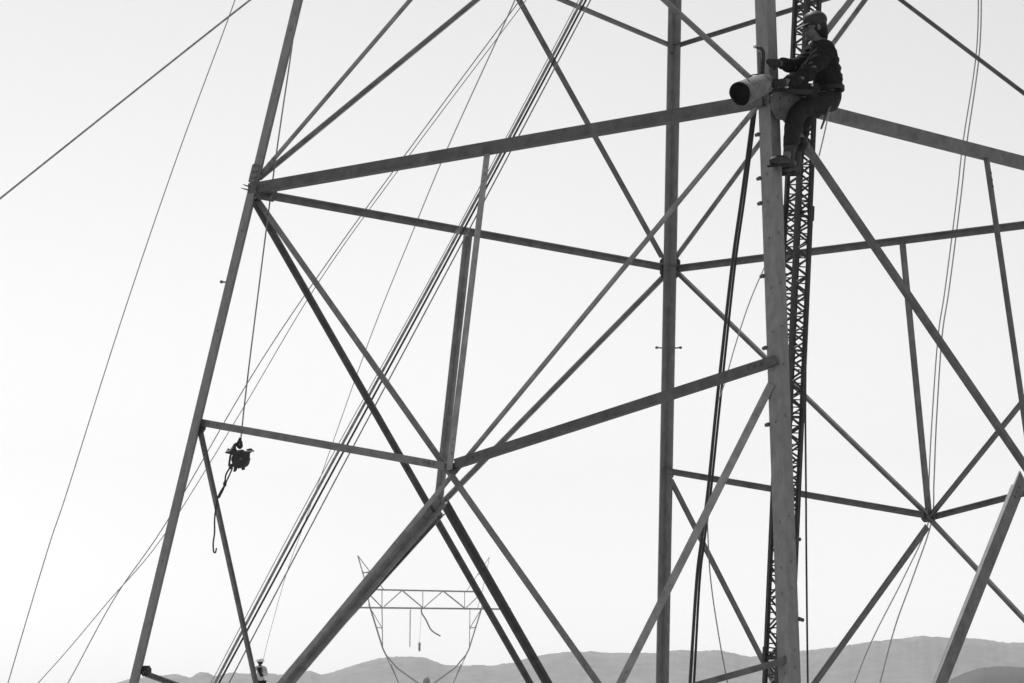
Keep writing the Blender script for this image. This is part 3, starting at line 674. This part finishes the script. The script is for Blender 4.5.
bm = bmesh.new(); add_mesh(bm, skin_mesh([['pelvis', 'waist', 'chest', 'upper'], ['upper', 'sl', 'el', 'wl'], ['upper', 'sr', 'er', 'wr']], {k: (c, r + .012) for k, (c, r) in GJ.items()}, 'pelvis')); obj('shirt', bm, M_SHIRT, g, True)
bm = bmesh.new(); add_mesh(bm, skin_mesh([['pelvis', 'pl', 'kl', 'al'], ['pelvis', 'pr', 'kr', 'ar']], {k: (c, r + .014) for k, (c, r) in GJ.items()}, 'pelvis')); obj('trousers', bm, M_TROUS, g, True)
bm = bmesh.new(); ball(bm, gp(-.01, 1.70), .135, .15, .11); prism(bm, [(.19 * math.cos(k * math.pi / 12), .2 * math.sin(k * math.pi / 12)) for k in range(24)], gp(-.01, 1.68), gp(-.01, 1.70), RT, HF); obj('helmet', bm, M_WHITE, g, True)
bm = bmesh.new(); prism(bm, [(-.11, -.02), (.02, -.32), (.13, -.32), (.06, .02)], gp(0, 1.46, -.175), gp(0, 1.46, -.15), RT, ZZ); obj('vest', bm, M_CLOTH, g)
bm = bmesh.new(); ball(bm, gp(.0, 1.635, -.06), .10, .09, .07); obj('beard', bm, M_HAIR, g, True)

# ------------------------------------------------------------------ distant transmission tower
FD = 610.0
ft = empty('transmission_tower', Vector((at(425, 700, FD).x, at(425, 700, FD).y, 0)))
tag(ft, 'small distant transmission tower with flat truss bridge and two pointed horns', 'tower')
FB = ft.location.copy()
def fp(px, py, dd=0): return at(px, py, FD) + HF * dd - FB
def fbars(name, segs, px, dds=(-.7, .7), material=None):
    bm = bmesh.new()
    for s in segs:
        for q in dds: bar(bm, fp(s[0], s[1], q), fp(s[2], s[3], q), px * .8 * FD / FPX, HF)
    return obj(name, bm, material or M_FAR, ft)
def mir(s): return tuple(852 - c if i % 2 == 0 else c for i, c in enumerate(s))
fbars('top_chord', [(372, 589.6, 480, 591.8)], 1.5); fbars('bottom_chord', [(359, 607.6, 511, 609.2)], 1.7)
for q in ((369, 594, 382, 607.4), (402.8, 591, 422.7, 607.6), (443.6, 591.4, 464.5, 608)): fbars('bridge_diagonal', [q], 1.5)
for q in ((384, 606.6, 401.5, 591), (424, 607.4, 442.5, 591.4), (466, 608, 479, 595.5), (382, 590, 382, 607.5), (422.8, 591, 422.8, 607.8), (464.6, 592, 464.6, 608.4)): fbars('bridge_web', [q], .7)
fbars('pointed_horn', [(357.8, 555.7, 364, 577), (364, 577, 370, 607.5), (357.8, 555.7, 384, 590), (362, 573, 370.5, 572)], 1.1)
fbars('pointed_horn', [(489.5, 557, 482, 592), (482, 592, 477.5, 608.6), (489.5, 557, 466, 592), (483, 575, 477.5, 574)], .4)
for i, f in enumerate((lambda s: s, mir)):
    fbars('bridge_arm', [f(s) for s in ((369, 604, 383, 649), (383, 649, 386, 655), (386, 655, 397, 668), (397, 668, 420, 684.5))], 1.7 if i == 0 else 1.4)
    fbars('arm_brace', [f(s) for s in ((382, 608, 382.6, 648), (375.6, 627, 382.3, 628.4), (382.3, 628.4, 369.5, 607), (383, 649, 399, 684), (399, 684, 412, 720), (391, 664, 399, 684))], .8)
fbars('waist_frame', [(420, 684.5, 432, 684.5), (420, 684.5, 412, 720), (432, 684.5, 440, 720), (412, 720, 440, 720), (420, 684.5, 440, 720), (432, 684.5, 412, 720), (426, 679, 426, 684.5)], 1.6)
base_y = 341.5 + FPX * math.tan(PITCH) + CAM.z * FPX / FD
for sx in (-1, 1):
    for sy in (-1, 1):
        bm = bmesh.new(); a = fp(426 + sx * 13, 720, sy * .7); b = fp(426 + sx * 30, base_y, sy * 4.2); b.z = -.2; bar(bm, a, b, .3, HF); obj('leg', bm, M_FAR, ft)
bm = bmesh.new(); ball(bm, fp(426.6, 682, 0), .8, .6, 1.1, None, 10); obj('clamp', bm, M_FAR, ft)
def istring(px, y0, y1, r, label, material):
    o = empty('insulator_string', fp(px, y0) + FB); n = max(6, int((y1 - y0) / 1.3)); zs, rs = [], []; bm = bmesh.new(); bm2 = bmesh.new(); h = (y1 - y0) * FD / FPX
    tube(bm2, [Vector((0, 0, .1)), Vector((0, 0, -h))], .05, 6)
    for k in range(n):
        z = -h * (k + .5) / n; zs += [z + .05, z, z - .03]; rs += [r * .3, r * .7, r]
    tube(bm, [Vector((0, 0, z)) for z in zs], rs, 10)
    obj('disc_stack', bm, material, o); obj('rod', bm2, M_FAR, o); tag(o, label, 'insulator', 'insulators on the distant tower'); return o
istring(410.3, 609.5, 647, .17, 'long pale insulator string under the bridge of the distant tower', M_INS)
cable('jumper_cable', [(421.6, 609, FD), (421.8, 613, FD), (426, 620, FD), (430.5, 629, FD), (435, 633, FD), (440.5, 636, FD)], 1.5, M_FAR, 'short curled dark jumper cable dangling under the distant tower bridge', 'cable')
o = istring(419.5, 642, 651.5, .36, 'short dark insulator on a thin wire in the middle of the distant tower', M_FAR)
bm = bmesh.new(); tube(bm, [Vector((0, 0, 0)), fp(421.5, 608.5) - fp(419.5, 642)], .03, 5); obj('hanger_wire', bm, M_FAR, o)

# ------------------------------------------------------------------ haze between the tower and the hills
bm = bmesh.new(); bmesh.ops.create_cube(bm, size=1)
for vtx in bm.verts: vtx.co = Vector((vtx.co.x * 19000, vtx.co.y * 19000, 1100 * (vtx.co.z + .5) - 1.0))
hm = bpy.data.materials.new('haze'); hm.use_nodes = True; t = hm.node_tree; t.nodes.clear()
pv_ = t.nodes.new('ShaderNodeVolumePrincipled'); om = t.nodes.new('ShaderNodeOutputMaterial')
pv_.inputs['Color'].default_value = (.95, .95, .95, 1); pv_.inputs['Density'].default_value = .00006; pv_.inputs['Anisotropy'].default_value = .6
t.links.new(pv_.outputs[0], om.inputs['Volume'])
tag(obj('haze', bm, hm), 'thin pale haze lying between the tower and the hills', 'haze', None, 'stuff')
